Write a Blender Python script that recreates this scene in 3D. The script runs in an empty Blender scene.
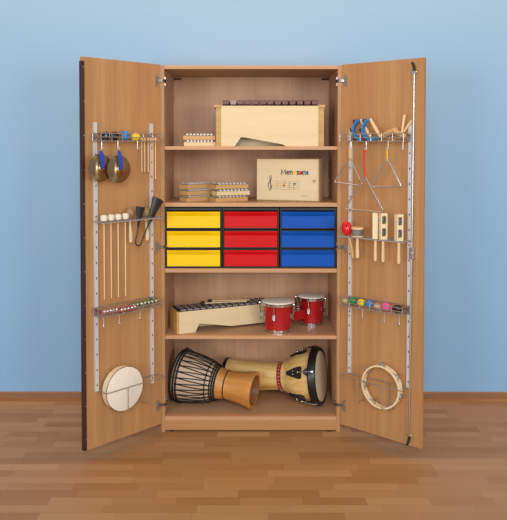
import bpy, bmesh, math, random
from mathutils import Matrix, Vector, Quaternion
random.seed(7)
S = bpy.context.scene
COL = S.collection
PI = math.pi

# ------------------------------------------------------------------ materials
def lin(c):
    return tuple(((v / 255) / 12.92 if v / 255 <= .04045 else ((v / 255 + .055) / 1.055) ** 2.4) for v in c) + (1,)

def mat(name, rgb, rough=.5, metal=0.0, coat=0.0, spec=.5):
    m = bpy.data.materials.new(name); m.use_nodes = True
    b = m.node_tree.nodes['Principled BSDF']
    nt = m.node_tree
    # slight procedural mottling so that nothing is a dead flat colour
    tc = nt.nodes.new('ShaderNodeTexCoord'); nz = nt.nodes.new('ShaderNodeTexNoise'); nz.inputs['Scale'].default_value = 45
    mx = nt.nodes.new('ShaderNodeMix'); mx.data_type = 'RGBA'
    c = lin(rgb)
    mx.inputs[6].default_value = tuple(v * .94 for v in c[:3]) + (1,)
    mx.inputs[7].default_value = tuple(min(1, v * 1.05) for v in c[:3]) + (1,)
    nt.links.new(tc.outputs['Object'], nz.inputs['Vector']); nt.links.new(nz.outputs['Fac'], mx.inputs[0])
    nt.links.new(mx.outputs[2], b.inputs['Base Color'])
    b.inputs['Roughness'].default_value = rough; b.inputs['Metallic'].default_value = metal
    b.inputs['Coat Weight'].default_value = coat; b.inputs['Specular IOR Level'].default_value = spec
    return m

def wood(name, dark, light, grain='z', rough=.45, fine=55, band=9, bandmix=.55, spec=.35):
    m = bpy.data.materials.new(name); m.use_nodes = True
    nt = m.node_tree; b = nt.nodes['Principled BSDF']; N = nt.nodes.new; Lk = nt.links.new
    tc = N('ShaderNodeTexCoord')
    def noise(sc, stretch, detail):
        mp = N('ShaderNodeMapping'); k = 'xyz'.index(grain)
        v = [sc, sc, sc]; v[k] = sc * stretch; mp.inputs['Scale'].default_value = v
        nz = N('ShaderNodeTexNoise'); nz.inputs['Scale'].default_value = 1; nz.inputs['Detail'].default_value = detail
        nz.inputs['Roughness'].default_value = .6
        Lk(tc.outputs['Object'], mp.inputs['Vector']); Lk(mp.outputs[0], nz.inputs['Vector']); return nz
    f = noise(fine, .04, 4); g = noise(band, .035, 2)
    mx = N('ShaderNodeMix'); mx.data_type = 'FLOAT'; mx.inputs[0].default_value = bandmix
    Lk(f.outputs['Fac'], mx.inputs[2]); Lk(g.outputs['Fac'], mx.inputs[3])
    cr = N('ShaderNodeValToRGB'); cr.color_ramp.elements[0].position = .3; cr.color_ramp.elements[1].position = .7
    cr.color_ramp.elements[0].color = lin(dark); cr.color_ramp.elements[1].color = lin(light)
    Lk(mx.outputs[0], cr.inputs['Fac']); Lk(cr.outputs['Color'], b.inputs['Base Color'])
    b.inputs['Roughness'].default_value = rough; b.inputs['Specular IOR Level'].default_value = spec
    return m

BE_D, BE_L = (163, 117, 73), (190, 146, 99)
beech_z = wood('beech_upright', BE_D, BE_L, 'z')
beech_x = wood('beech_lengthwise', BE_D, BE_L, 'x')
beech_in_lit = wood('beech_inner_lit', (182, 138, 106), (204, 164, 130), 'z')  # beech made lighter: brightness the dark compartments lack is put into the colour
edge_x = wood('beech_edging', (182, 138, 100), (202, 160, 121), 'x')
edge_z = wood('beech_edging_upright', (166, 120, 80), (190, 147, 105), 'z')
birch_x = wood('birch_ply', (212, 190, 146), (232, 214, 174), 'x', fine=30, band=6)
birch_z = wood('birch_ply_upright', (204, 176, 124), (224, 200, 152), 'z', fine=30, band=6)
tanwood = wood('tan_wood', (178, 140, 78), (204, 168, 104), 'x', fine=60, band=20)
glockwood = wood('glockenspiel_wood', (190, 146, 88), (218, 178, 122), 'x', fine=70, band=20)
palewood = wood('pale_beech_rod', (218, 184, 136), (238, 210, 168), 'z', fine=120, band=30)
paleglock = wood('pale_maple', (214, 188, 140), (234, 214, 172), 'x', fine=70, band=20)
rosewood = wood('rosewood', (76, 40, 34), (120, 70, 60), 'y', fine=70, band=25, rough=.35)
djembewood = wood('djembe_wood', (178, 116, 52), (214, 156, 88), 'x', fine=50, band=14, rough=.35)
djembepale = wood('djembe_pale_shell', (176, 148, 122), (206, 180, 154), 'x', fine=60, band=20)
ashwood = wood('ash_wood', (186, 134, 58), (240, 216, 150), 'x', fine=34, band=26, rough=.3)
steel = mat('brushed_steel', (200, 200, 204), .32, 1)
chrome = mat('chrome', (214, 212, 212), .3, 1)
rackm = mat('rack_zinc', (176, 174, 170), .4, .4)
mirror = mat('mirror_chrome', (200, 198, 200), .12, 1)
hingem = mat('hinge_nickel', (168, 162, 156), .4, .8)
nickel = mat('dark_nickel', (120, 112, 108), .25, 1)
palering = wood('pale_ash_ring', (222, 200, 158), (240, 224, 190), 'z', fine=60, band=20)
tonebar_white = mat('pale_tone_bar', (214, 210, 206), .4, .25)
wirem = mat('wire_zinc', (186, 184, 182), .35, .85)
railm = mat('galvanised_rail', (212, 213, 214), .45, .25)
barm = mat('glockenspiel_steel_bar', (205, 205, 205), .3, .9)
gunbar = mat('grey_metal_bar', (150, 146, 148), .42, .25)
black = mat('black_plastic', (22, 22, 24), .35)
blackmetal = mat('black_lacquered_metal', (36, 37, 40), .42)
rope = mat('black_rope', (24, 20, 20), .8)
rubber = mat('black_rubber', (26, 24, 24), .6)
darkbrown = mat('dark_brown_strip', (62, 32, 24), .55)
skin = mat('drum_skin', (232, 226, 212), .55)
goat = mat('goat_skin', (214, 198, 172), .6)
felt = mat('cream_felt', (230, 220, 200), .9)
yellow = mat('yellow_plastic', (246, 204, 4), .38, spec=.3)
red = mat('red_plastic', (206, 10, 20), .38, spec=.25)
blue = mat('blue_plastic', (8, 82, 180), .38, spec=.2)
bluestrap = mat('blue_leather', (34, 66, 176), .6)
yellowcord = mat('yellow_cord', (238, 196, 30), .7)
redcord = mat('red_cord', (226, 40, 32), .7)
skyblue = mat('sky_blue_plastic', (34, 130, 200), .35)
eggblack = mat('black_gloss', (24, 24, 26), .25)
eggyellow = mat('egg_yellow', (238, 214, 30), .3)
egggreen = mat('egg_green', (20, 130, 70), .3)
eggpink = mat('egg_pink', (224, 90, 160), .3)
eggbeige = mat('egg_beige', (206, 176, 140), .5)
maracared = mat('maraca_red', (222, 22, 34), .25)
olive = mat('gourd_olive', (150, 124, 84), .6)
magenta = mat('magenta_band', (176, 24, 66), .7)
greenband = mat('green_band', (30, 132, 72), .7)
bongored = mat('red_lacquer', (170, 18, 28), .18, coat=.5)
bandred = mat('red_band', (140, 34, 40), .6)
inkdark = mat('printed_black', (44, 38, 36), .7)
inkyellow = mat('printed_yellow', (236, 196, 30), .7)
inkred = mat('printed_red', (206, 40, 44), .7)
inkblue = mat('printed_blue', (30, 110, 180), .7)
holem = mat('finger_hole', (186, 150, 104), .8)
darkhole = mat('dark_hole', (70, 44, 30), .8)
footshade = wood('djembe_hollow_shade', (120, 74, 38), (150, 98, 56), 'x', fine=50, band=14)  # darker copy of the djembe wood, shade of the hollow put into the colour

def cymbal_material():
    m = bpy.data.materials.new('lathed_bronze'); m.use_nodes = True
    nt = m.node_tree; b = nt.nodes['Principled BSDF']; N = nt.nodes.new
    b.inputs['Base Color'].default_value = lin((172, 146, 110)); b.inputs['Metallic'].default_value = 1
    b.inputs['Roughness'].default_value = .24; b.inputs['Anisotropic'].default_value = .92
    t = N('ShaderNodeTangent'); t.direction_type = 'RADIAL'; t.axis = 'Y'
    nt.links.new(t.outputs[0], b.inputs['Tangent'])
    return m
bronze = cymbal_material()

def wall_material():
    m = bpy.data.materials.new('blue_wall_paint'); m.use_nodes = True
    nt = m.node_tree; b = nt.nodes['Principled BSDF']; N = nt.nodes.new
    nz = N('ShaderNodeTexNoise'); nz.inputs['Scale'].default_value = 260
    bp = N('ShaderNodeBump'); bp.inputs['Strength'].default_value = .03
    tc = N('ShaderNodeTexCoord')
    nt.links.new(tc.outputs['Object'], nz.inputs['Vector']); nt.links.new(nz.outputs['Fac'], bp.inputs['Height'])
    nt.links.new(bp.outputs[0], b.inputs['Normal'])
    b.inputs['Base Color'].default_value = lin((132, 180, 222)); b.inputs['Roughness'].default_value = .6
    return m

def floor_material():
    m = bpy.data.materials.new('beech_strip_laminate'); m.use_nodes = True
    nt = m.node_tree; b = nt.nodes['Principled BSDF']; N = nt.nodes.new; Lk = nt.links.new
    tc = N('ShaderNodeTexCoord'); sx = N('ShaderNodeSeparateXYZ'); Lk(tc.outputs['Object'], sx.inputs[0])
    def math_(op, a, bb):
        n = N('ShaderNodeMath'); n.operation = op
        for i, v in enumerate((a, bb)):
            if v is None: continue
            if isinstance(v, (int, float)): n.inputs[i].default_value = v
            else: Lk(v, n.inputs[i])
        return n.outputs[0]
    row = math_('FLOOR', math_('DIVIDE', sx.outputs['Y'], .064), None)
    wn = N('ShaderNodeTexWhiteNoise'); wn.noise_dimensions = '1D'; Lk(row, wn.inputs['W'])
    ln = math_('MULTIPLY_ADD', wn.outputs['Value'], .16); nlen = ln.node; nlen.inputs[2].default_value = .25
    wn2 = N('ShaderNodeTexWhiteNoise'); wn2.noise_dimensions = '1D'; Lk(math_('ADD', row, 37.3), wn2.inputs['W'])
    xo = math_('ADD', math_('DIVIDE', sx.outputs['X'], ln), math_('MULTIPLY', wn2.outputs['Value'], 9.0))
    cell = math_('FLOOR', xo, None)
    cv = N('ShaderNodeCombineXYZ'); Lk(row, cv.inputs[0]); Lk(cell, cv.inputs[1])
    w3 = N('ShaderNodeTexWhiteNoise'); w3.noise_dimensions = '2D'; Lk(cv.outputs[0], w3.inputs['Vector'])
    mp = N('ShaderNodeMapping'); mp.inputs['Scale'].default_value = (4, 70, 1); Lk(tc.outputs['Object'], mp.inputs['Vector'])
    vadd = N('ShaderNodeVectorMath'); Lk(mp.outputs[0], vadd.inputs[0]); Lk(w3.outputs['Color'], vadd.inputs[1])
    nz = N('ShaderNodeTexNoise'); nz.inputs['Scale'].default_value = 1; nz.inputs['Detail'].default_value = 4; Lk(vadd.outputs[0], nz.inputs['Vector'])
    fac = N('ShaderNodeMix'); fac.data_type = 'FLOAT'; fac.inputs[0].default_value = .32
    Lk(w3.outputs['Value'], fac.inputs[2]); Lk(nz.outputs['Fac'], fac.inputs[3])
    cr = N('ShaderNodeValToRGB'); e = cr.color_ramp.elements
    e[0].position = .05; e[0].color = lin(FLOOR_D); e[1].position = .95; e[1].color = lin(FLOOR_L)
    Lk(fac.outputs[0], cr.inputs['Fac'])
    # thin darker joints between strips
    def edge(v, size, w):
        fr = math_('FRACT', v, None); d = math_('MINIMUM', fr, math_('SUBTRACT', 1.0, fr)); return math_('LESS_THAN', d, w)
    j = math_('MAXIMUM', edge(math_('DIVIDE', sx.outputs['Y'], .064), 1, .015), edge(xo, 1, .0025))
    mj = N('ShaderNodeMix'); mj.data_type = 'RGBA'; Lk(math_('MULTIPLY', j, .35), mj.inputs[0]); Lk(cr.outputs['Color'], mj.inputs[6])
    mj.inputs[7].default_value = lin((92, 62, 40)); Lk(mj.outputs[2], b.inputs['Base Color'])
    b.inputs['Roughness'].default_value = .42; b.inputs['Specular IOR Level'].default_value = .35
    return m
FLOOR_D, FLOOR_L = (145, 106, 62), (172, 139, 97)

# ------------------------------------------------------------------ mesh builder
class MB:
    def __init__(s): s.v = []; s.f = []; s.m = []
    def add(s, vs, fs, mi=0, M=None):
        o = len(s.v)
        for p in vs:
            p = Vector(p); s.v.append(M @ p if M else p)
        for f in fs: s.f.append([i + o for i in f]); s.m.append(mi)
        return s
    def box(s, a, b, mi=0, M=None):
        (x0, y0, z0), (x1, y1, z1) = a, b
        vs = [(x, y, z) for x in (x0, x1) for y in (y0, y1) for z in (z0, z1)]
        return s.add(vs, [(0, 1, 3, 2), (4, 6, 7, 5), (0, 4, 5, 1), (2, 3, 7, 6), (0, 2, 6, 4), (1, 5, 7, 3)], mi, M)
    def prism(s, pts, h0, h1, axis='z', mi=0, M=None):
        def P(a, b, h): return {'z': (a, b, h), 'y': (a, h, b), 'x': (h, a, b)}[axis]
        n = len(pts); vs = [P(a, b, h0) for a, b in pts] + [P(a, b, h1) for a, b in pts]
        fs = [tuple(range(n)), tuple(range(2 * n - 1, n - 1, -1))] + [(i, i + n, (i + 1) % n + n, (i + 1) % n) for i in range(n)]
        return s.add(vs, fs, mi, M)
    def lathe(s, prof, M=None, seg=32, mi=0, mis=None):
        # profile of (radius, height) about local z; radius 0 ends close to a point
        vs = []; rings = []
        for r, h in prof:
            if r < 1e-6: rings.append([len(vs)]); vs.append((0, 0, h))
            else:
                rings.append(list(range(len(vs), len(vs) + seg)))
                vs += [(r * math.cos(2 * PI * k / seg), r * math.sin(2 * PI * k / seg), h) for k in range(seg)]
        o = len(s.v); s.add(vs, [], 0, M)
        for j in range(len(rings) - 1):
            A, B = rings[j], rings[j + 1]; m_ = mis[j] if mis else mi
            for k in range(seg):
                k2 = (k + 1) % seg
                if len(A) == 1 and len(B) == 1: continue
                if len(A) == 1: f = (A[0], B[k], B[k2])
                elif len(B) == 1: f = (A[k], A[k2], B[0])
                else: f = (A[k], A[k2], B[k2], B[k])
                s.f.append([i + o for i in f]); s.m.append(m_)
        return s
    def ell(s, c, r, seg=20, ring=12, mi=0, M=None):
        T = Matrix.Translation(c) @ Matrix.Diagonal((*r, 1))
        if M: T = M @ T
        pr = [(math.sin(PI * i / ring), -math.cos(PI * i / ring)) for i in range(ring + 1)]
        pr[0] = (0, -1); pr[-1] = (0, 1)
        return s.lathe(pr, T, seg, mi)
    def tube(s, pts, r, seg=8, closed=False, mi=0, M=None):
        pts = [Vector(p) for p in pts]; n = len(pts)
        rs = r if isinstance(r, (list, tuple)) else [r] * n
        T = []
        for i in range(n):
            a = pts[(i - 1) % n] if (closed or i > 0) else pts[i]
            b = pts[(i + 1) % n] if (closed or i < n - 1) else pts[i]
            d1 = (pts[i] - a); d2 = (b - pts[i])
            t = (d1.normalized() if d1.length else Vector()) + (d2.normalized() if d2.length else Vector())
            T.append(t.normalized() if t.length > 1e-9 else d2.normalized())
        ref = Vector((0, 0, 1)) if abs(T[0].z) < .9 else Vector((1, 0, 0))
        u = T[0].cross(ref).normalized(); vs = []
        for i in range(n):
            if i: u = (u - T[i] * u.dot(T[i])); u = u.normalized() if u.length > 1e-6 else T[i].orthogonal().normalized()
            w = T[i].cross(u)
            for k in range(seg):
                a = 2 * PI * k / seg
                vs.append(pts[i] + (u * math.cos(a) + w * math.sin(a)) * rs[i])
        fs = []
        for i in range(n if closed else n - 1):
            j = (i + 1) % n
            for k in range(seg): fs.append((i * seg + k, i * seg + (k + 1) % seg, j * seg + (k + 1) % seg, j * seg + k))
        if not closed: fs += [tuple(range(seg)), tuple(range(n * seg - 1, (n - 1) * seg - 1, -1))]
        return s.add(vs, fs, mi, M)
    def rod(s, a, b, r, seg=10, mi=0): return s.tube([a, b], r, seg, False, mi)
    def build(s, name, mats, parent=None, loc=(0, 0, 0), rz=0, bev=0, sharp=38):
        me = bpy.data.meshes.new(name)
        bm = bmesh.new(); vv = [bm.verts.new(p) for p in s.v]
        for f, mi in zip(s.f, s.m):
            try: fc = bm.faces.new([vv[i] for i in f])
            except ValueError: continue
            fc.material_index = mi; fc.smooth = True
        bmesh.ops.recalc_face_normals(bm, faces=bm.faces[:])
        for e in bm.edges:
            if len(e.link_faces) == 2 and e.calc_face_angle(0) > math.radians(sharp): e.smooth = False
        bm.to_mesh(me); bm.free()
        for m_ in (mats if isinstance(mats, (list, tuple)) else [mats]): me.materials.append(m_)
        o = bpy.data.objects.new(name, me); COL.objects.link(o)
        if parent: o.parent = parent
        o.location = loc; o.rotation_euler = (0, 0, rz)
        if bev:
            b = o.modifiers.new('edge_rounding', 'BEVEL'); b.width = bev; b.segments = 2; b.limit_method = 'ANGLE'; b.angle_limit = math.radians(40); b.harden_normals = True
        return o

def tag(o, label, cat, group=None):
    o['label'] = label; o['category'] = cat
    if group: o['group'] = group
    return o
def thing(name, label, cat, group=None, loc=(0, 0, 0), rz=0):
    o = bpy.data.objects.new(name, None); COL.objects.link(o); o.empty_display_size = .05
    o.location = loc; o.rotation_euler = (0, 0, rz); return tag(o, label, cat, group)
def struct(o): o['kind'] = 'structure'; return o
def dup(root, label, loc=None, rz=None):
    """a copy of a thing with copies of its parts and sub-parts"""
    r = root.copy(); COL.objects.link(r); r['label'] = label
    if loc is not None: r.location = loc
    if rz is not None: r.rotation_euler = (0, 0, rz)
    for ch in list(root.children):
        c = ch.copy(); COL.objects.link(c); c.parent = r
        for g in list(ch.children):
            d = g.copy(); COL.objects.link(d); d.parent = c
    return r
def axis_matrix(p, d):
    """local z laid along d, origin at p"""
    return Matrix.Translation(p) @ Vector((0, 0, 1)).rotation_difference(Vector(d).normalized()).to_matrix().to_4x4()
def arc(c, r, a0, a1, n, plane='xz', k=0.0):
    out = []
    for i in range(n + 1):
        a = a0 + (a1 - a0) * i / n; p, q = c[0] + r * math.cos(a), c[1] + r * math.sin(a)
        out.append({'xz': (p, k, q), 'xy': (p, q, k), 'yz': (k, p, q)}[plane])
    return out

# ------------------------------------------------------------------ setting
WY = .5
struct(MB().box((-4.2, -7.5, -.05), (4.2, WY + .1, 0)).build('floor', floor_material()))
struct(MB().box((-4.2, WY, 0), (4.2, WY + .1, 3.6)).build('wall_back', wall_material()))
struct(MB().prism([(WY - .013, 0), (WY, 0), (WY, .04), (WY - .004, .04), (WY - .013, .034)], -4.2, 4.2, 'x').build('baseboard_back', wood('baseboard_beech', (132, 96, 70), (156, 116, 84), 'x')))

# ------------------------------------------------------------------ cabinet
W, H, D, T = .95, 1.944, .463, .019
XI = W / 2 - T
cab = thing('cabinet', 'tall open beech wardrobe cabinet with four shelves and two swung-out doors, against the blue wall', 'cabinet')
def side_panel(sg):
    b = MB(); x0, x1 = sorted((sg * XI, sg * W / 2))
    b.box((x0, 0, 0), (x1, D, H)); b.box((x0, -.0008, 0), (x1, -.0001, H), 2)
    for zz in [.2 + .115 * k for k in range(15)]:
        for yy in (.05, .40):
            b.prism([(yy + .004 * math.cos(a), zz + .004 * math.sin(a)) for a in [PI / 4 * k for k in range(8)]], sg * (XI - .0004), sg * (XI + .001), 'x', 1)
    return b.build('side_panel', [beech_in_lit, darkhole, beech_z], cab)
side_panel(-1); side_panel(1)
MB().box((-XI, .0, H - T), (XI, D - .01, H)).build('top_panel', edge_x, cab, bev=.0008)
MB().box((-XI, .003, .060), (XI, D - .01, .081)).build('bottom_panel', edge_x, cab, bev=.0008)
MB().box((-XI, .003, .008), (XI, .022, .0595)).build('plinth', beech_x, cab)
for sg in (-1, 1): MB().lathe([(0, 0), (.012, 0), (.012, .008), (0, .008)], Matrix.Translation((sg * .42, .0125, 0)), 16).build('levelling_foot', black, cab)
MB().box((-XI, D - .009, .081), (XI, D - .001, H - T)).build('back_panel', beech_in_lit, cab)
SH = [1.520, 1.221, .872, .514]
for z, th in zip(SH, (.0185, .0205, .021, .0185)):
    MB().box((-XI + .0005, .006, z - th), (XI - .0005, D - .010, z)).build('shelf', edge_x, cab, bev=.0008)
for sg in (-1, 1): MB().box((sg * XI - sg * .002, D - .03, 1.908), (sg * XI - sg * .045, D - .011, 1.9185)).build('hanging_bracket', darkbrown, cab)

# the two doors: local x runs towards the left of the picture, local y out of the inner face, local z up
AL, AR = 2.3393, 2.427
dL = Vector((math.cos(AL), -math.sin(AL), 0)); nL = Vector((-dL.y, dL.x, 0)); hL = Vector((-W / 2, -.005, 0))
dR = Vector((-math.cos(AR), -math.sin(AR), 0)); nR = Vector((dR.y, -dR.x, 0)); hR = Vector((W / 2, -.005, 0))
RZ = {'L': math.atan2(dL.y, dL.x), 'R': math.atan2(-dR.y, -dR.x)}
SG = {'L': 1, 'R': -1}
def at(side, u, n, z):
    h, d, nn = (hL, dL, nL) if side == 'L' else (hR, dR, nR)
    return h + d * u + nn * n + Vector((0, 0, z))
DZ0, DZ1 = .0445, 1.9475
for side in 'LR':
    s = SG[side]; width = .4715 if side == 'L' else .474
    b = MB(); x0, x1 = sorted((0, s * width)); b.box((x0, -.019, DZ0), (x1, 0, DZ1))
    door = b.build('door', [beech_z], cab, (hL if side == 'L' else hR), RZ[side], bev=.001)
    for z in (1.863, .990, .150):
        b = MB()
        b.prism([(s * .034, z - .030), (s * .034, z + .030), (s * .026, z + .030), (s * .012, z + .014), (s * .012, z - .014), (s * .026, z - .030)], .0003, .0035, 'y')
        b.lathe([(0, 0), (.011, 0), (.011, .006), (.008, .006), (.008, .003), (0, .003)], Matrix.Translation((s * .021, .001, z)) @ Matrix.Rotation(-PI / 2, 4, 'X'), 18)
        for dz in (-.021, .021): b.ell((s * .029, .0045, z + dz), (.004, .002, .004), 10, 6)
        hg = b.build('hinge', hingem, door)
        prof = [(.018, .005), (.008, .011), (-.004, .0185), (-.020, .0195), (-.030, .013), (-.0325, .009), (-.0285, .0095), (-.020, .0165), (-.005, .0150), (.006, .008), (.016, .003)]
        MB().prism([(s * u, n) for u, n in prof], z - .006, z + .006, 'z').build('hinge_arm', nickel, door)
        sgc = -1 if side == 'L' else 1
        xs_ = sorted((sgc * (XI - .0005), sgc * (XI - .010)))
        b = MB(); b.box((xs_[0], .020, z - .006), (xs_[1], .060, z + .006))
        for dz in (-.016, .016): b.box((sorted((sgc * (XI - .0005), sgc * (XI - .004)))[0], .026, z + dz - .007), (sorted((sgc * (XI - .0005), sgc * (XI - .004)))[1], .040, z + dz + .007)); b.ell((sgc * (XI - .0045), .033, z + dz), (.002, .004, .004), 10, 6)
        b.build('hinge_plate', steel, cab)
    # perforated upright rails
    for u, z0, z1 in (((.066, .280, 1.637), (.4055, .324, 1.636)) if side == 'L' else ((.062, .330, 1.610), (.4055, .332, 1.636))):
        b = MB(); xc = s * u
        b.box((xc - .0092, .0003, z0), (xc + .0092, .011, z1))
        k = z0 + .03
        while k < z1 - .02:
            b.prism([(xc + .0032 * math.cos(a), k + .006 * math.sin(a)) for a in [PI / 4 * q for q in range(8)]], .0105, .0114, 'y', 1); k += .075
        b.build('mounting_rail', [railm, darkhole], door)
    if side == 'L':
        b = MB(); b.prism([(.4620, .0003), (.4620, .0045), (.4760, .0045), (.4760, -.0185), (.4718, -.0185), (.4718, .0003)], .0475, 1.927, 'z')
        st = b.build('strike_strip', darkbrown, door); st['label'] = 'dark brown closing strip with small screws'
        for k in range(12): MB().ell((.4655, .0047, .10 + k * .1635), (.0024, .0012, .0024), 8, 4).build('screw', steel, door)
    else:
        b = MB(); xt, xb = -.427, -.414
        b.tube([(xb, .013, .094), (-.418, .013, .7), (-.421, .013, 1.0), (xt, .013, 1.884)], .0042, 10)
        rod_ = b.build('lock_rod', steel, door); rod_['label'] = 'long steel locking rod'
        for zz, xx, up in ((1.884, xt, 1), (.094, xb, -1)):
            b = MB(); b.tube([(xx, .013, zz), (xx - .001, .013, zz + up * .014), (xx + .003, .016, zz + up * .03), (xx + .009, .022, zz + up * .044)], [.006, .0068, .0062, .005], 10)
            b.build('rod_hook', rubber, rod_)
            b = MB(); b.box((xx - .010, .0003, zz - up * .006 - .005), (xx + .010, .017, zz - up * .006 + .005)); b.ell((xx + .011, .008, zz - up * .006), (.005, .006, .005), 10, 6); b.ell((xx - .011, .008, zz - up * .006), (.005, .006, .005), 10, 6)
            b.build('rod_guide', chrome, rod_)
        b = MB(); b.box((-.433, .0003, .972), (-.409, .020, 1.028)); b.lathe([(0, 0), (.007, 0), (.007, .005), (0, .005)], Matrix.Translation((-.421, .0195, 1.0)) @ Matrix.Rotation(-PI / 2, 4, 'X'), 16)
        b.build('lock_case', steel, door, bev=.002)

# ------------------------------------------------------------------ wire holders on the doors
WR = .0019
def basket_mesh():
    """wire tray: back on y=0, front y=.074, floor z=0"""
    b = MB(); hw = .182
    for z, y0 in ((.0, 0), (.019, 0), (.037, 0)):
        b.tube([(-hw, y0, z), (hw, y0, z), (hw, .074, z), (-hw, .074, z)], WR, 6, True)
    for y in (.0185, .037, .0555): b.rod((-hw, y, 0), (hw, y, 0), WR * .8, 6)
    n = 7
    for k in range(n):
        x = -hw + 2 * hw * k / (n - 1)
        b.tube([(x, 0, .037), (x, 0, 0), (x, .074, 0), (x, .074, .037)], WR, 6)
    return b
def hook_mesh():
    b = MB(); b.tube([(0, 0, 0), (0, 0, -.036)] + [(0, .007 - .007 * math.cos(a), -.036 - .009 * math.sin(a)) for a in [PI * k / 6 for k in range(1, 7)]] + [(0, .015, -.030)], .0019, 8)
    return b
basket_data = {}
def basket(side, z, label, hooks):
    s = SG[side]; uc = .243 if side == 'L' else .231; loc = at(side, uc, .0135, z)
    t = thing('wire_basket', label, 'wire basket', 'wire baskets on the doors', loc, RZ[side])
    if not basket_data:
        basket_data['b'] = basket_mesh().build('basket_frame', wirem, t); basket_data['h'] = hook_mesh().build('hook', chrome, t)
        basket_data['br'] = MB().box((-.010, -.0012, .004), (.010, .0015, .032)).build('bracket', steel, t)
        br = [basket_data['br']]
        hk = [basket_data['h']]
    else:
        c = basket_data['b'].copy(); COL.objects.link(c); c.parent = t
        hk = []; br = []
    for i in (0, 1):
        if i < len(br): c = br[i]
        else: c = basket_data['br'].copy(); COL.objects.link(c)
        c.parent = t; c.location = ((-.170, .170)[i], 0, 0)
    for i, u in enumerate(hooks):
        if i < len(hk): c = hk[i]
        else: c = basket_data['h'].copy(); COL.objects.link(c)
        c.parent = t; c.location = (s * (u - uc), .0765, -.001)
    return t
basket('L', 1.545, 'wire basket of round shakers above the two hanging cymbals', (.425, .333, .216))
basket('L', .700, 'wire basket of magenta and green bell bands, below the long felt beaters', (.420, .331, .205))
basket('R', 1.545, 'wire basket of blue jingle hoops and wooden scrapers above the triangles', (.119, .208, .331, .412))
basket('R', .703, 'wire basket of coloured eggs below the jingle sticks', (.119, .192, .316, .399))

def rack(side, z, label, cross):
    b = MB(); s = SG[side]; hw = .187 if side == 'L' else .190; uc = .238 if side == 'L' else .232
    for y0, y1 in ((.000, .008), (.032, .038), (.066, .074)): b.box((-hw, y0, -.0015), (hw, y1, .0015))
    for u in cross:
        x = s * (u - uc); b.box((x - .003, .0, -.0014), (x + .003, .074, .0014))
    b.box((-hw, .0715, -.006), (hw, .074, .0015))
    return tag(b.build('slotted_rack', rackm, None, at(side, uc, .0135, z), RZ[side]), label, 'rack', 'slotted racks on the doors')
rack('L', 1.157, 'slotted metal rack holding felt beaters and the black double cone bell', (.055, .176, .421))
rack('R', 1.062, 'slotted metal rack holding the red maraca and jingle sticks', (.045, .20, .335, .419))

def drum_holder(side, z, label, loops):
    b = MB(); s = SG[side]; r = .0022
    b.tube([(-.185, 0, 0), (.175, 0, 0), (.175, .064, 0), (-.185, .064, 0)], r, 8, True)
    for u in loops:
        x = s * (u - .225); b.tube([(x, .064, 0), (x, .064, -.116), (x, .002, -.118), (x, .002, -.0)], r, 8)
    return tag(b.build('drum_holder', wirem, None, at(side, .225, .0135, z), RZ[side]), label, 'wire holder', 'bent wire drum holders')
drum_holder('L', .325, 'bent wire holder clasping the white frame drum', (.27, .142))
drum_holder('R', .334, 'bent wire holder clasping the wooden tambourine', (.30, .155))

# ------------------------------------------------------------------ left door: shakers, beaters, cymbals
def dmesh(side, b, name, mats, u, n, z, label, cat, group=None, parent=None, bev=0):
    return tag(b.build(name, mats, None, at(side, u, n, z), RZ[side], bev), label, cat, group)
G = 'round shakers in the top wire basket'
def shaker(u, z, rx, rz_, m, label, stripe=False):
    b = MB().ell((0, 0, 0), (rx, .021, rz_))
    if stripe:
        for xx in (-.010, .010):
            q = math.sqrt(1 - (xx / rx) ** 2); b.tube([(xx, .0212 * q * math.cos(a), (rz_ + .0002) * q * math.sin(a)) for a in [2 * PI * k / 24 for k in range(24)]], .0011, 6, True, 1)
    return dmesh('L', b, 'shaker', [m, steel], u, .046, z, label, 'shaker', G)
shaker(.372, 1.569, .023, .0225, eggblack, 'black round shaker with pale stripes, above the left cymbal strap', True)
shaker(.321, 1.5695, .022, .023, eggblack, 'plain black round shaker between the striped one and the blue one')
shaker(.259, 1.5725, .022, .026, skyblue, 'bright blue egg-shaped shaker standing upright in the wire basket')
shaker(.194, 1.5675, .027, .021, eggyellow, 'yellow egg-shaped shaker lying in the wire basket')

G = 'thin wooden beaters hanging through the top wire basket'
def beater(length):
    b = MB(); b.lathe([(0, -length), (.0024, -length + .001), (.0028, 0), (.0028, .004)], None, 10)
    return b
ords = ('first', 'second', 'third', 'fourth', 'fifth', 'sixth')
for i, (u, ln) in enumerate(((.153, .165), (.135, .166), (.112, .168), (.096, .180), (.082, .202), (.066, .206))):
    t = thing('wooden_beater', f'thin pale wooden beater, {ords[i]} counting from the yellow shaker', 'beater', G, at('L', u, .0405 + .0009 * (i % 2), 1.5555), RZ['L'])
    beater(ln).build('stick', palewood, t)
    MB().lathe([(0, -.0075), (.005, -.007), (.007, -.003), (.007, .003), (.005, .007), (0, .0075)], None, 14).build('bead_head', palewood, t)

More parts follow.
